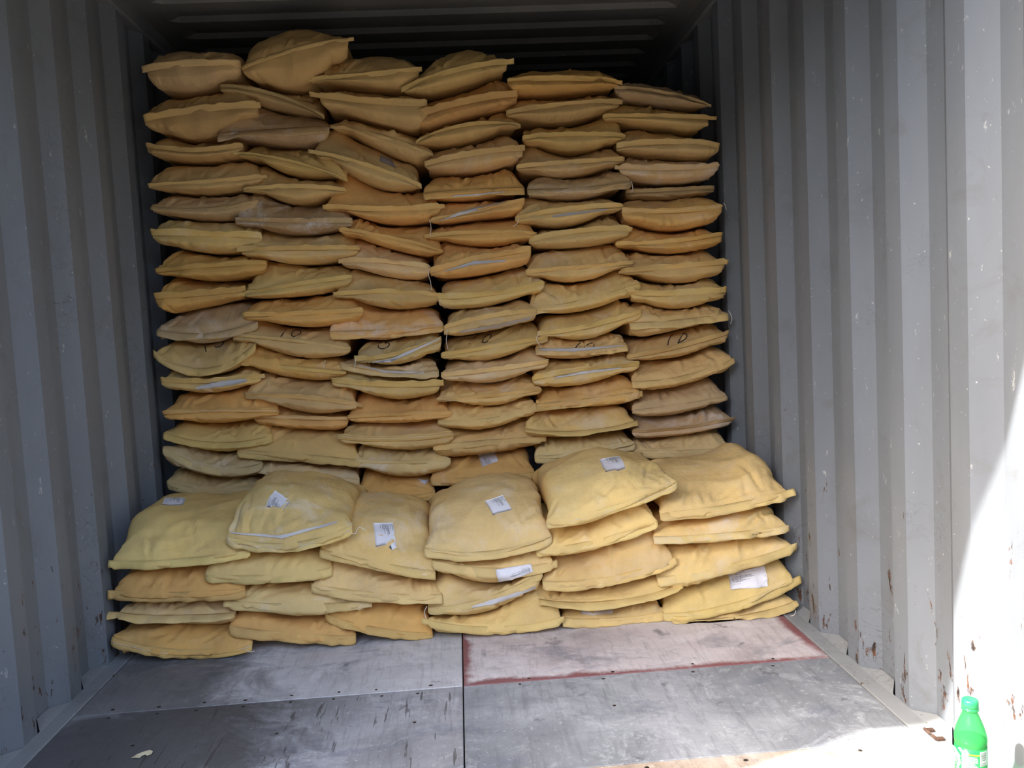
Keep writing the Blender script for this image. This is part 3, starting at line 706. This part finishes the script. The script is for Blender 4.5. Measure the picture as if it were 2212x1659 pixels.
ORD = ['', 'top', 'second', 'third', 'fourth', 'fifth', 'sixth', 'seventh', 'eighth', 'ninth', 'tenth', 'eleventh',
       'twelfth', 'thirteenth', 'fourteenth', 'fifteenth', 'sixteenth']
COLN = ['', 'leftmost', 'second', 'third', 'fourth', 'fifth', 'rightmost']
SACKS = {}
def place(o, root):
    o.parent = root
def build_bag(spec, seed, label=None, group=None):
    idn, Yf, xl, xr, T, S, Bt, flap, tone, dust, eL, eR, feat = spec
    V, F, S2, wob, u, rng = bag_geometry(spec, seed)
    base = Vector(((xl+xr)/2, Yf+.26, float(V[:, 2].min())))
    root = empty('paper_sack', base)
    c = int(idn[1]); r = int(idn[3:])
    if label is None:
        place_ = ('at the top' if r == 1 else ORD[r] + ' from top') + ', ' + COLN[c] + ' column, ' + ('rear stack' if idn[0] == 'c' else 'front stack')
        label = ADJ[tone] + ' paper sack' + (' ' + feat if feat.startswith(('with', 'marked', 'dusted', 'crumpled at', 'pushed', 'torn')) else '')
        if feat and not feat.startswith(('with', 'marked', 'dusted', 'crumpled at', 'pushed', 'torn')):
            label = feat + ' ' + label
        label += ', ' + place_
        group = 'sacks in the tall rear stack' if idn[0] == 'c' else 'sacks in the low front stack'
    tag(root, label, 'sack', group)
    b3 = np.array(base)
    col = np.array(TONES[tone])*(1 + rng.uniform(-.07, .07)) * np.array([1, 1+rng.uniform(-.03, .03), 1+rng.uniform(-.08, .08)])
    body = mesh_obj('body', V-b3, F, M_KRAFT, root); body.color = (*col, min(1.0, dust*2.2))
    FV, FF, row = flap_geometry(spec, S2, seed)
    fl = mesh_obj('sewn_flap', FV-b3, FF, M_TAPE, root)
    tint = np.array([.98, 1.01, .98]) if tone != 'g' else np.array([.95, 1.05, 1.12])
    fl.color = (*(col*tint), dust*1.2)
    if 'thread' in feat or idn in ('c1r12', 'f1r4', 'f2r1', 'f5r1', 'c6r4', 'c3r14'):
        pts = [Vector(p)-base+Vector((0, -.0022, 0)) for p in row[::2]]
        mesh_obj('stitching', *tube(pts, .0009, 5), M_THREAD, fl)
    VV = [Vector(v) for v in V] + [Vector(v) for v in FV]
    FFs = [tuple(int(i) for i in f) for f in F] + [tuple(i+len(V) for i in f) for f in FF]
    SACKS[idn] = (root, base, BVHTree.FromPolygons(VV, FFs))
    return root

for i, spec in enumerate(BAGS):
    build_bag(spec, 101+i*17)

# sacks buried behind the front stack carry the visible ones of the rear stack
for c in range(1, 7):
    low = [s for s in BAGS if s[0].startswith('c%d' % c)][-1]
    zb = min(low[6]); n = 4
    for r in range(n):
        z0 = zb*r/n; z1 = zb*(r+1)/n
        xl, xr = .03+(c-1)*.382, .03+(c-1)*.382+.375
        sp = ('c%dr%d' % (c, 17+r), 3.43, xl, xr, (z1-.003,)*3, ((z0+z1)/2,)*3, (z0+.002,)*3, 'n', 'o', 0.0, 0.0, 0.0, '')
        build_bag(sp, 4000+c*10+r, 'tan paper sack buried at the foot of the rear stack behind the front sacks', 'buried sacks under the rear stack')

# ------------------------------------------------------------------ labels, stripes, marks and loose threads on the sacks
def cast(idn, a, b, mode, off=.0016):
    root, base, bvh = SACKS[idn]
    if mode == 'F': off *= 2.2
    if mode == 'T': o, d = Vector((a, b, 1.2)), Vector((0, 0, -1))
    else: o, d = Vector((a, 2.0, b)), Vector((0, 1, 0))
    h = bvh.ray_cast(o, d)
    if h[0] is None: return None
    return h[0] - d*off - base
def grid_patch(idn, name, mat, quad, mode, n=8, m=8, off=.0016, parent=None, thick=.0006):
    """quad = four (a,b) corners: start, along, opposite, down"""
    P = []
    q = [Vector(p) for p in quad]
    for j in range(m+1):
        for i in range(n+1):
            s, t = i/n, j/m
            p = q[0]*(1-s)*(1-t) + q[1]*s*(1-t) + q[2]*s*t + q[3]*(1-s)*t
            P.append(cast(idn, p.x, p.y, mode, off))
    good = [p for p in P if p is not None]
    if len(good) < 8: return None
    # a missed ray keeps the nearest hit
    for k, p in enumerate(P):
        if p is None: P[k] = min(good, key=lambda g: abs(g.x-(P[k-1].x if P[k-1] is not None else g.x))).copy()
    F = []
    w = n+1
    for j in range(m):
        for i in range(n):
            a = j*w+i; F.append((a, a+1, a+w+1, a+w))
    d = Vector((0, 0, -1)) if mode == 'T' else Vector((0, 1, 0))
    sz = len(P)
    V = P + [p + d*thick for p in P]
    F2 = F + [tuple(i+sz for i in f[::-1]) for f in F]
    ring = [i for i in range(w)] + [j*w+n for j in range(1, m+1)] + [m*w+i for i in range(n-1, -1, -1)] + [j*w for j in range(m-1, 0, -1)]
    for i in range(len(ring)):
        a, b = ring[i], ring[(i+1) % len(ring)]; F2.append((a, b, b+sz, a+sz))
    return mesh_obj(name, V, F2, mat, parent or SACKS[idn][0]), P, (n, m)
def print_lines(idn, label_obj, P, nm, lines, mode, seed):
    """rows of word-sized ink marks set on the label; lines = (start, end, row 0..1)"""
    n, m = nm; w = n+1
    rng = random.Random(seed)
    def at(s, t):
        x = min(max(s, 0), .9999)*n; y = min(max(t, 0), .9999)*m; i, j = int(x), int(y); fx, fy = x-i, y-j
        a = P[j*w+i]*(1-fx)+P[j*w+i+1]*fx; b = P[(j+1)*w+i]*(1-fx)+P[(j+1)*w+i+1]*fx
        return a*(1-fy)+b*fy + (Vector((0, 0, .0005)) if mode == 'T' else Vector((0, -.0005, 0)))
    V = []; F = []
    for s0, s1, t, hh in lines:
        s = s0
        while s < s1:
            L = min(rng.uniform(.03, .11), s1-s)
            k = len(V)
            V += [at(s, t), at(s+L, t), at(s+L, t+hh), at(s, t+hh)]; F.append((k, k+1, k+2, k+3))
            s += L + rng.uniform(.008, .018)
    mesh_obj('print', V, F, M_INK, label_obj, smooth=False)
TXT = [(.06, .44, .05, .022), (.06, .22, .11, .018), (.06, .33, .155, .018),
       (.06, .62, .24, .02), (.06, .60, .285, .02), (.06, .66, .33, .02), (.06, .40, .375, .02), (.06, .30, .42, .02),
       (.06, .60, .465, .02), (.06, .36, .51, .02), (.06, .30, .555, .02), (.08, .30, .65, .02)]
LABELS = [
 ('f6r4',[(2.1265,0.1347),(2.2508,0.1584),(2.247,0.0965),(2.1178,0.0914)],'F','wide'),
 ('f5r1',[(1.7819,3.058),(1.7775,2.928),(1.7024,2.9047),(1.7019,3.0206)],'T','text'),
 ('f4r1',[(1.3435,2.9791),(1.3701,2.9121),(1.3029,2.9054),(1.2779,2.9594)],'T','text'),
 ('f3r1',[(0.9523,2.9499),(0.9675,2.8755),(0.898,2.8693),(0.8862,2.9383)],'T','text'),
 ('f2r1',[(0.5325,2.8961),(0.5528,2.9679),(0.6088,2.9275),(0.5933,2.8932)],'T','text'),
 ('f1r1',[(0.1933,3.1336),(0.2024,3.0709),(0.1363,3.048),(0.1167,3.1464)],'T','text'),
 ('f4r2',[(1.4267,0.211),(1.3088,0.171),(1.299,0.2259),(1.4228,0.2345)],'F','text'),
 ('f5r5',[(1.5908,0.0493),(1.7126,0.0429),(1.7015,0.0334),(1.5877,0.0401)],'F','blank'),
 ('c4r16',[(1.286,0.4842),(1.2715,0.5216),(1.3451,0.5279),(1.352,0.4992)],'F','text'),
 ('c3r16',[(1.0207,0.4433),(1.0634,0.4346),(1.0492,0.4247),(1.038,0.4299)],'F','blank'),
 ('c3r4',[(0.9517,1.75),(0.9928,1.7369),(1.0137,1.6897),(0.9516,1.7186)],'F','grey'),
]
STRIPES = [
 ('c1r11',[(0.1944,0.8814),(0.2852,0.8945),(0.3786,0.9019)],[(0.1771,0.8628),(0.285,0.8695),(0.3841,0.8807)],'F'),
 ('c3r10',[(0.8392,0.9333),(0.9497,0.9458),(1.1457,1.0193)],[(0.8382,0.9258),(0.9513,0.9314),(1.1484,1.008)],'F'),
 ('c3r11',[(0.818,0.9278),(0.9174,0.8986),(1.0728,0.8845)],[(0.8182,0.9225),(0.9172,0.8897),(1.0759,0.8751)],'F'),
 ('c4r6',[(1.1685,1.4725),(1.2653,1.511),(1.4323,1.5509)],[(1.1624,1.47),(1.2734,1.4947),(1.4432,1.5287)],'F'),
 ('c4r8',[(1.1792,1.2795),(1.2994,1.3118),(1.4266,1.3103)],[(1.1789,1.2717),(1.2983,1.295),(1.4168,1.298)],'F'),
 ('c4r10',[(1.2384,1.0437),(1.3856,1.0596),(1.5282,1.087)],[(1.2101,1.0267),(1.3868,1.041),(1.525,1.069)],'F'),
 ('c5r6',[(1.6116,1.4763),(1.6751,1.4811),(1.8361,1.4945)],[(1.619,1.4637),(1.6785,1.4686),(1.8385,1.4829)],'F'),
 ('c5r11',[(1.5412,0.9546),(1.6835,0.9453),(1.8807,0.9491)],[(1.5386,0.9423),(1.6776,0.9311),(1.8778,0.9421)],'F'),
 ('c5r12',[(1.589,0.8354),(1.7112,0.8529),(1.8622,0.8612)],[(1.5975,0.8278),(1.7107,0.8398),(1.8713,0.8513)],'F'),
 ('f2r1',[(0.4205,0.4178),(0.5797,0.3966),(0.7742,0.4289)],[(0.4207,0.4106),(0.5948,0.3854),(0.7782,0.4215)],'F'),
 ('f4r3',[(1.21,0.1109),(1.309,0.1357),(1.4476,0.1697)],[(1.2126,0.1025),(1.3162,0.1176),(1.4486,0.1545)],'F'),
 ('c4r13',[(1.2893,0.817),(1.3512,0.821),(1.4113,0.8302)],[(1.2924,0.8101),(1.3482,0.814),(1.4105,0.8232)],'F'),
 ('c4r5',[(1.2231,1.5678),(1.323,1.5704),(1.4324,1.5763)],[(1.2227,1.5608),(1.3226,1.5632),(1.432,1.5707)],'F'),
]
MARKS = [
 ('c1r10',[[(0.2056,1.0313),(0.2165,1.0224),(0.222,1.0095)],[(0.2292,1.0421),(0.2054,1.0482),(0.2709,1.046),(0.2808,1.0386),(0.272,1.0283),(0.2539,1.0274),(0.2292,1.0421)]]),
 ('c2r10',[[(0.5334,1.0806),(0.5296,1.0665),(0.5216,1.0542)],[(0.5617,1.0574),(0.5573,1.07),(0.5683,1.0767),(0.5834,1.074),(0.5912,1.0646),(0.5857,1.0577),(0.571,1.0515),(0.5617,1.0574)]]),
 ('c3r10',[[(0.8981,0.9968),(0.9046,1.0067),(0.923,1.0075),(0.9421,1.0017),(0.9368,0.9912),(0.9198,0.9847),(0.9044,0.9877),(0.8981,0.9968)]]),
 ('c4r11',[[(1.3024,1.0165),(1.2828,1.0062),(1.2616,0.9842)],[(1.3124,0.9888),(1.3316,1.0096),(1.3499,1.0178),(1.3499,1.007),(1.3327,0.9898),(1.3175,0.9869),(1.3124,0.9888)]]),
 ('c5r11',[[(1.7117,0.9654),(1.6956,0.9554),(1.6863,0.9468)],[(1.7221,0.9468),(1.7388,0.9543),(1.7601,0.9604),(1.7645,0.9534),(1.7598,0.9465)]]),
 ('c6r11',[[(2.1035,0.9756),(2.0796,0.9584),(2.0671,0.9368)],[(2.1091,0.9421),(2.1273,0.9615),(2.1459,0.9794),(2.1547,0.9733),(2.1479,0.9606),(2.1311,0.9502),(2.1091,0.9421)]]),
]
THREADS = [
 ('c4r6',[(1.1317,3.354,1.4774),(1.1372,3.354,1.4486),(1.1313,3.354,1.4096)]),
 ('c4r8',[(1.1207,3.344,1.2877),(1.1173,3.344,1.261),(1.1231,3.344,1.2374),(1.1248,3.344,1.205)]),
 ('c5r6',[(1.4799,3.354,1.4688),(1.4732,3.354,1.4458),(1.4563,3.354,1.4358)]),
 ('c4r10',[(1.1787,3.344,1.047),(1.1706,3.344,1.0021),(1.1759,3.344,0.9691)]),
 ('c5r10',[(1.5409,3.354,1.0185),(1.5268,3.354,0.9954),(1.5314,3.354,0.9769),(1.5415,3.354,0.958)]),
 ('c3r10',[(0.8169,3.344,0.9617),(0.8114,3.344,0.9331),(0.8062,3.344,0.9081)]),
 ('c2r11',[(0.6952,3.364,0.9514),(0.6867,3.364,0.9319),(0.6895,3.364,0.9208)]),
 ('c6r10',[(2.3037,3.354,1.0629),(2.3126,3.354,1.0458),(2.3157,3.354,1.0271),(2.3094,3.354,1.0089)]),
 ('c5r5',[(1.9322,3.354,1.5908),(1.9365,3.354,1.5619),(1.9303,3.354,1.546)]),
 ('c6r6',[(2.2979,3.354,1.4902),(2.3049,3.354,1.4772),(2.3081,3.354,1.4625)]),
 ('f2r1',[(0.8226,2.799,0.3979),(0.8405,2.799,0.3936),(0.8491,2.799,0.4086),(0.8586,2.799,0.4141),(0.8776,2.799,0.4019)]),
 ('f4r3',[(1.0611,2.809,0.1273),(1.0522,2.809,0.1088),(1.057,2.809,0.0845)]),
 ('f1r4',[(0.4583,2.789,0.0319),(0.4728,2.789,0.0245),(0.488,2.789,0.0265)]),
 ('f6r5',[(2.3239,2.799,0.0232),(2.3186,2.799,0.0073),(2.3038,2.799,0.0035)]),
]
for k, (idn, quad, mode, kind) in enumerate(LABELS):
    g = grid_patch(idn, 'label', M_GREYP if kind == 'grey' else M_WHITE, quad, mode)
    if g and kind == 'text': print_lines(idn, g[0], g[1], g[2], TXT, mode, k)
for idn, topl, botl, mode in STRIPES:
    n = 14; P = []
    def along(pl, t):
        t *= 2; i = min(int(t), 1); f = t-i
        return (pl[i][0]*(1-f)+pl[i+1][0]*f, pl[i][1]*(1-f)+pl[i+1][1]*f)
    rowsP = []
    for v in (0, .5, 1):
        for i in range(n+1):
            a, b = along(topl, i/n), along(botl, i/n)
            tp = .25 + .75*math.sin(math.pi*(i+.5)/(n+1))**.5*(.8+.2*math.sin(i*2.3+len(idn)))
            v_ = .5 + (v-.5)*tp
            p = (a[0]*(1-v_)+b[0]*v_, a[1]*(1-v_)+b[1]*v_)
            rowsP.append(cast(idn, p[0], p[1], mode, .002))
    if any(p is None for p in rowsP):
        good = [p for p in rowsP if p is not None]
        if len(good) < 10: continue
        rowsP = [p if p is not None else good[min(i, len(good)-1)].copy() for i, p in enumerate(rowsP)]
    w = n+1; F = []
    for j in range(2):
        for i in range(n): a = j*w+i; F.append((a, a+w, a+w+1, a+1))
    sz = len(rowsP); V = rowsP + [p+Vector((0, .0008, 0)) for p in rowsP]
    F += [tuple(i+sz for i in f[::-1]) for f in F]
    mesh_obj('white_stripe', V, F, M_STRIPE, SACKS[idn][0])
for idn, strokes in MARKS:
    V = []; F = []
    for st in strokes:
        pts = [cast(idn, a, b, 'F', .0012) for a, b in st]
        pts = [p for p in pts if p is not None]
        if len(pts) < 2: continue
        v, f = tube(smooth_path(pts, 5), .0021, 6); k = len(V); V += v; F += [tuple(i+k for i in q) for q in f]
    if V: mesh_obj('marker_writing', V, F, M_MARK, SACKS[idn][0])
for idn, pts in THREADS:
    root, base, bvh = SACKS[idn]
    mesh_obj('loose_thread', *tube([p for p in smooth_path([Vector(q)-base for q in pts], 6)], .0013, 6), M_THREAD, root)

# one legible line on the widest label
def label_text(idn, body, P, nm, s0, t0, height, label_obj):
    n, m = nm; w = n+1
    cu = bpy.data.curves.new('label_text_curve', 'FONT'); cu.body = body; cu.size = 1.0
    to = bpy.data.objects.new('label_text_tmp', cu); COL.objects.link(to)
    dg = bpy.context.evaluated_depsgraph_get(); me = bpy.data.meshes.new_from_object(to.evaluated_get(dg))
    bpy.data.objects.remove(to); 
    asp = .62                                  # label height / width
    for v in me.vertices:
        s = s0 + v.co.x*height*asp; t = t0 - v.co.y*height
        x = min(max(s, 0), .9999)*n; y = min(max(t, 0), .9999)*m; i, j = int(x), int(y); fx, fy = x-i, y-j
        a = P[j*w+i]*(1-fx)+P[j*w+i+1]*fx; b = P[(j+1)*w+i]*(1-fx)+P[(j+1)*w+i+1]*fx
        v.co = a*(1-fy)+b*fy + Vector((0, -.0006, .0002))
    me.materials.clear(); me.materials.append(M_INK)
    o = bpy.data.objects.new('print', me); COL.objects.link(o); o.parent = label_obj
for k, (idn, quad, mode, kind) in enumerate(LABELS):
    if kind == 'wide':
        g = grid_patch(idn, 'label', M_WHITE, quad, mode, 12, 10)
        if g:
            print_lines(idn, g[0], g[1], g[2], TXT[:-1], mode, k)
            label_text(idn, 'Made in China', g[1], g[2], .08, .70, .055, g[0])

# ------------------------------------------------------------------ green drink bottle on the floor by the right wall
def glassy(name, col, dif, fac):
    m, nt, b = new_mat(name)
    nt.nodes.remove(b)
    out = nt.nodes['Material Output']
    tr = N(nt, 'ShaderNodeBsdfTransparent'); tr.inputs[0].default_value = (*col, 1)
    pb = N(nt, 'ShaderNodeBsdfPrincipled'); pb.inputs['Roughness'].default_value = .12
    tc = N(nt, 'ShaderNodeTexCoord'); nn = noise(nt, tc.outputs['Object'], 20, 2)
    c = mix(nt, nn, (*dif, 1), (*[x*.85 for x in dif], 1)); nt.links.new(c, pb.inputs['Base Color'])
    mx = N(nt, 'ShaderNodeMixShader'); mx.inputs[0].default_value = fac
    nt.links.new(tr.outputs[0], mx.inputs[1]); nt.links.new(pb.outputs[0], mx.inputs[2]); nt.links.new(mx.outputs[0], out.inputs[0])
    return m
M_PET = glassy('green_bottle_plastic', (.38, .88, .50), (.06, .38, .12), .40)
M_LIQ = glassy('green_tinted_drink', (.40, .90, .52), (.12, .55, .22), .30)
M_CAP = plain('green_cap_plastic', (.02, .36, .10), .35)
M_LBL = plain('green_label_film', (.012, .27, .055), .35)
M_LW = plain('white_label_print', (.42, .55, .47), .4)
M_LY = plain('yellow_label_print', (.42, .44, .02), .4)
M_LG = plain('grey_barcode_ink', (.13, .17, .13), .5)
bx_, by_ = 2.234, 1.650
bottle = empty('drink_bottle', (bx_, by_, 0.0))
tag(bottle, 'green plastic drink bottle standing on the floor against the sunlit right wall', 'bottle')
R0 = .031
prof = [(.0001, .004), (.018, .001), (.027, .002), (.0305, .010), (R0, .018), (R0, .030), (R0-.001, .034), (R0-.001, .142), (R0, .146),
        (R0+.0004, .156), (R0-.001, .163), (.0262, .178), (.0205, .193), (.0156, .205), (.0136, .211), (.0134, .2135), (.0165, .2140), (.0165, .2155), (.0128, .2160), (.0128, .232)]
V, F = lathe(prof, 40); mesh_obj('shell', V, F, M_PET, bottle)
lp = [(.0001, .006), (.017, .004), (.026, .005), (.0296, .012), (R0-.0018, .02), (R0-.0024, .036), (R0-.0024, .141), (R0-.0016, .1535), (.0001, .1540)]
V, F = lathe(lp, 40); mesh_obj('drink', V, F, M_LIQ, bottle)
cp = []
for z, r in ((.2160, .0158), (.2166, .0162), (.2185, .0162), (.2188, .0155), (.2192, .0155), (.2195, .0161), (.2330, .0157), (.2352, .0149), (.2360, .0135), (.2360, .0001)):
    cp.append((r, z))
V, F = lathe(cp, 48)
for i, v in enumerate(V):                      # grip ribs
    if .2195 < v[2] < .233 and i % 2: V[i] = (v[0]*.975, v[1]*.975, v[2])
mesh_obj('cap', V, F, M_CAP, bottle)
lab = mesh_obj('wrap_label', *lathe([(R0-.0006, .036), (R0-.0002, .0365), (R0-.0002, .1395), (R0-.0006, .140)], 48), M_LBL, bottle)
TH0 = math.atan2(0-by_, 1.217-bx_)
def curved(name, mat, s0, s1, z0, z1, off=.0002, shear=0.0, parent=lab, n=8):
    """patch on the label; s runs -1..1 across the side that faces the door"""
    V = []; F = []
    for j in (0, 1):
        for i in range(n+1):
            s = s0 + (s1-s0)*i/n + (shear if j else 0); a = TH0 + math.asin(max(-.99, min(.99, s)))
            V.append(((R0+off)*math.cos(a), (R0+off)*math.sin(a), z1 if j else z0))
    for i in range(n): F.append((i, i+1, n+2+i, n+1+i))
    return mesh_obj(name, V, F, mat, parent, smooth=False)
curved('white_panel', M_LW, -.53, -.12, .045, .131)
curved('yellow_line', M_LY, -.11, .52, .1285, .1315)
bp_ = curved('barcode', M_LW, .54, .93, .106, .137)
zz = .134
for i in range(13):
    w_ = (.0013, .0008, .0018, .0010, .0014)[i % 5]
    if i not in (8, 9): curved('bar', M_LG, .58, .88, zz-w_, zz, .0004, parent=bp_)
    zz -= .0021
rs = random.Random(5)
for i in range(16):
    z = .126 - i*.0024
    curved('small_print', M_LW, -.10, rs.uniform(.22, .46), z-.0012, z)
def stroke(name, pts, wd):
    """brush-like white letter stroke on the label, pts = (s, z)"""
    V = []; F = []
    for k, (s, z) in enumerate(pts):
        t0 = pts[max(k-1, 0)]; t1 = pts[min(k+1, len(pts)-1)]
        dx, dz = (t1[0]-t0[0])*R0, t1[1]-t0[1]; L = math.hypot(dx, dz) or 1
        for sg in (-1, 1):
            ss = s + sg*wd*(-dz/L)/R0; zz_ = z + sg*wd*(dx/L)
            a = TH0 + math.asin(max(-.985, min(.985, ss)))
            V.append(((R0+.0004)*math.cos(a), (R0+.0004)*math.sin(a), zz_))
    for k in range(len(pts)-1): F.append((2*k, 2*k+2, 2*k+3, 2*k+1))
    mesh_obj(name, V, F, M_LW, lab, smooth=False)
stroke('logo_stroke', [(-.68, .1385), (-.56, .1345), (-.42, .1335), (-.28, .1365), (-.16, .1315)], .0028)
stroke('logo_stroke', [(-.97, .1320), (-.86, .1265), (-.76, .1235), (-.66, .1190)], .0030)
stroke('logo_stroke', [(-.92, .1185), (-.80, .1205), (-.70, .1150), (-.66, .1060), (-.74, .0990), (-.88, .1050), (-.93, .1150), (-.88, .1190)], .0026)
stroke('logo_stroke', [(-.94, .0980), (-.78, .0940), (-.60, .0905)], .0026)

# ------------------------------------------------------------------ torn scrap of paper on the floor
sc_root_V = []; 
out = [(-.026, -.004), (-.016, -.012), (-.004, -.013), (.000, -.006), (.008, -.004), (.013, -.009), (.024, -.008), (.026, .002), (.019, .010), (.004, .006), (-.012, .003)]
V = []; F = []
for th in (0, .0007):
    for x, y in out: V.append((x, y, .0012 + .006*max(0, y/.012) + .05*abs(x)*abs(x) + .0015*math.sin(x*300) + .002 + th))
n = len(out); F = [tuple(range(n))[::-1], tuple(range(n, 2*n))] + [(i, (i+1) % n, n+(i+1) % n, n+i) for i in range(n)]
scrap = mesh_obj('paper_scrap', V, F, plain('cream_paper', (.62, .54, .34), .8), smooth=False, loc=(0.343, 2.177, 0.0))
scrap.rotation_euler = (0, 0, math.radians(14)); 
tag(scrap, 'small torn scrap of cream paper on the stained plywood near the left wall', 'paper')

# ------------------------------------------------------------------ rusty lashing ring welded to the foot of the right wall
ring = empty('lashing_ring', (W-.022, 1.939, .004))
tag(ring, 'rusty steel lashing ring at the foot of the right wall behind the bottle', 'ring')
pts = [Vector((.013*math.cos(a)-.003, .023*math.sin(a), .003+.012*max(0, -math.cos(a)))) for a in [math.radians(70+i*22) for i in range(11)]]
mesh_obj('ring_bar', *tube(pts, .0040, 8), M_RUST, ring)
for s in (-1, 1):
    V, F = box(-.004, .014, s*.022-.005, s*.022+.005, 0, .008, .001); mesh_obj('weld_lug', V, F, M_RUST, ring, smooth=False)
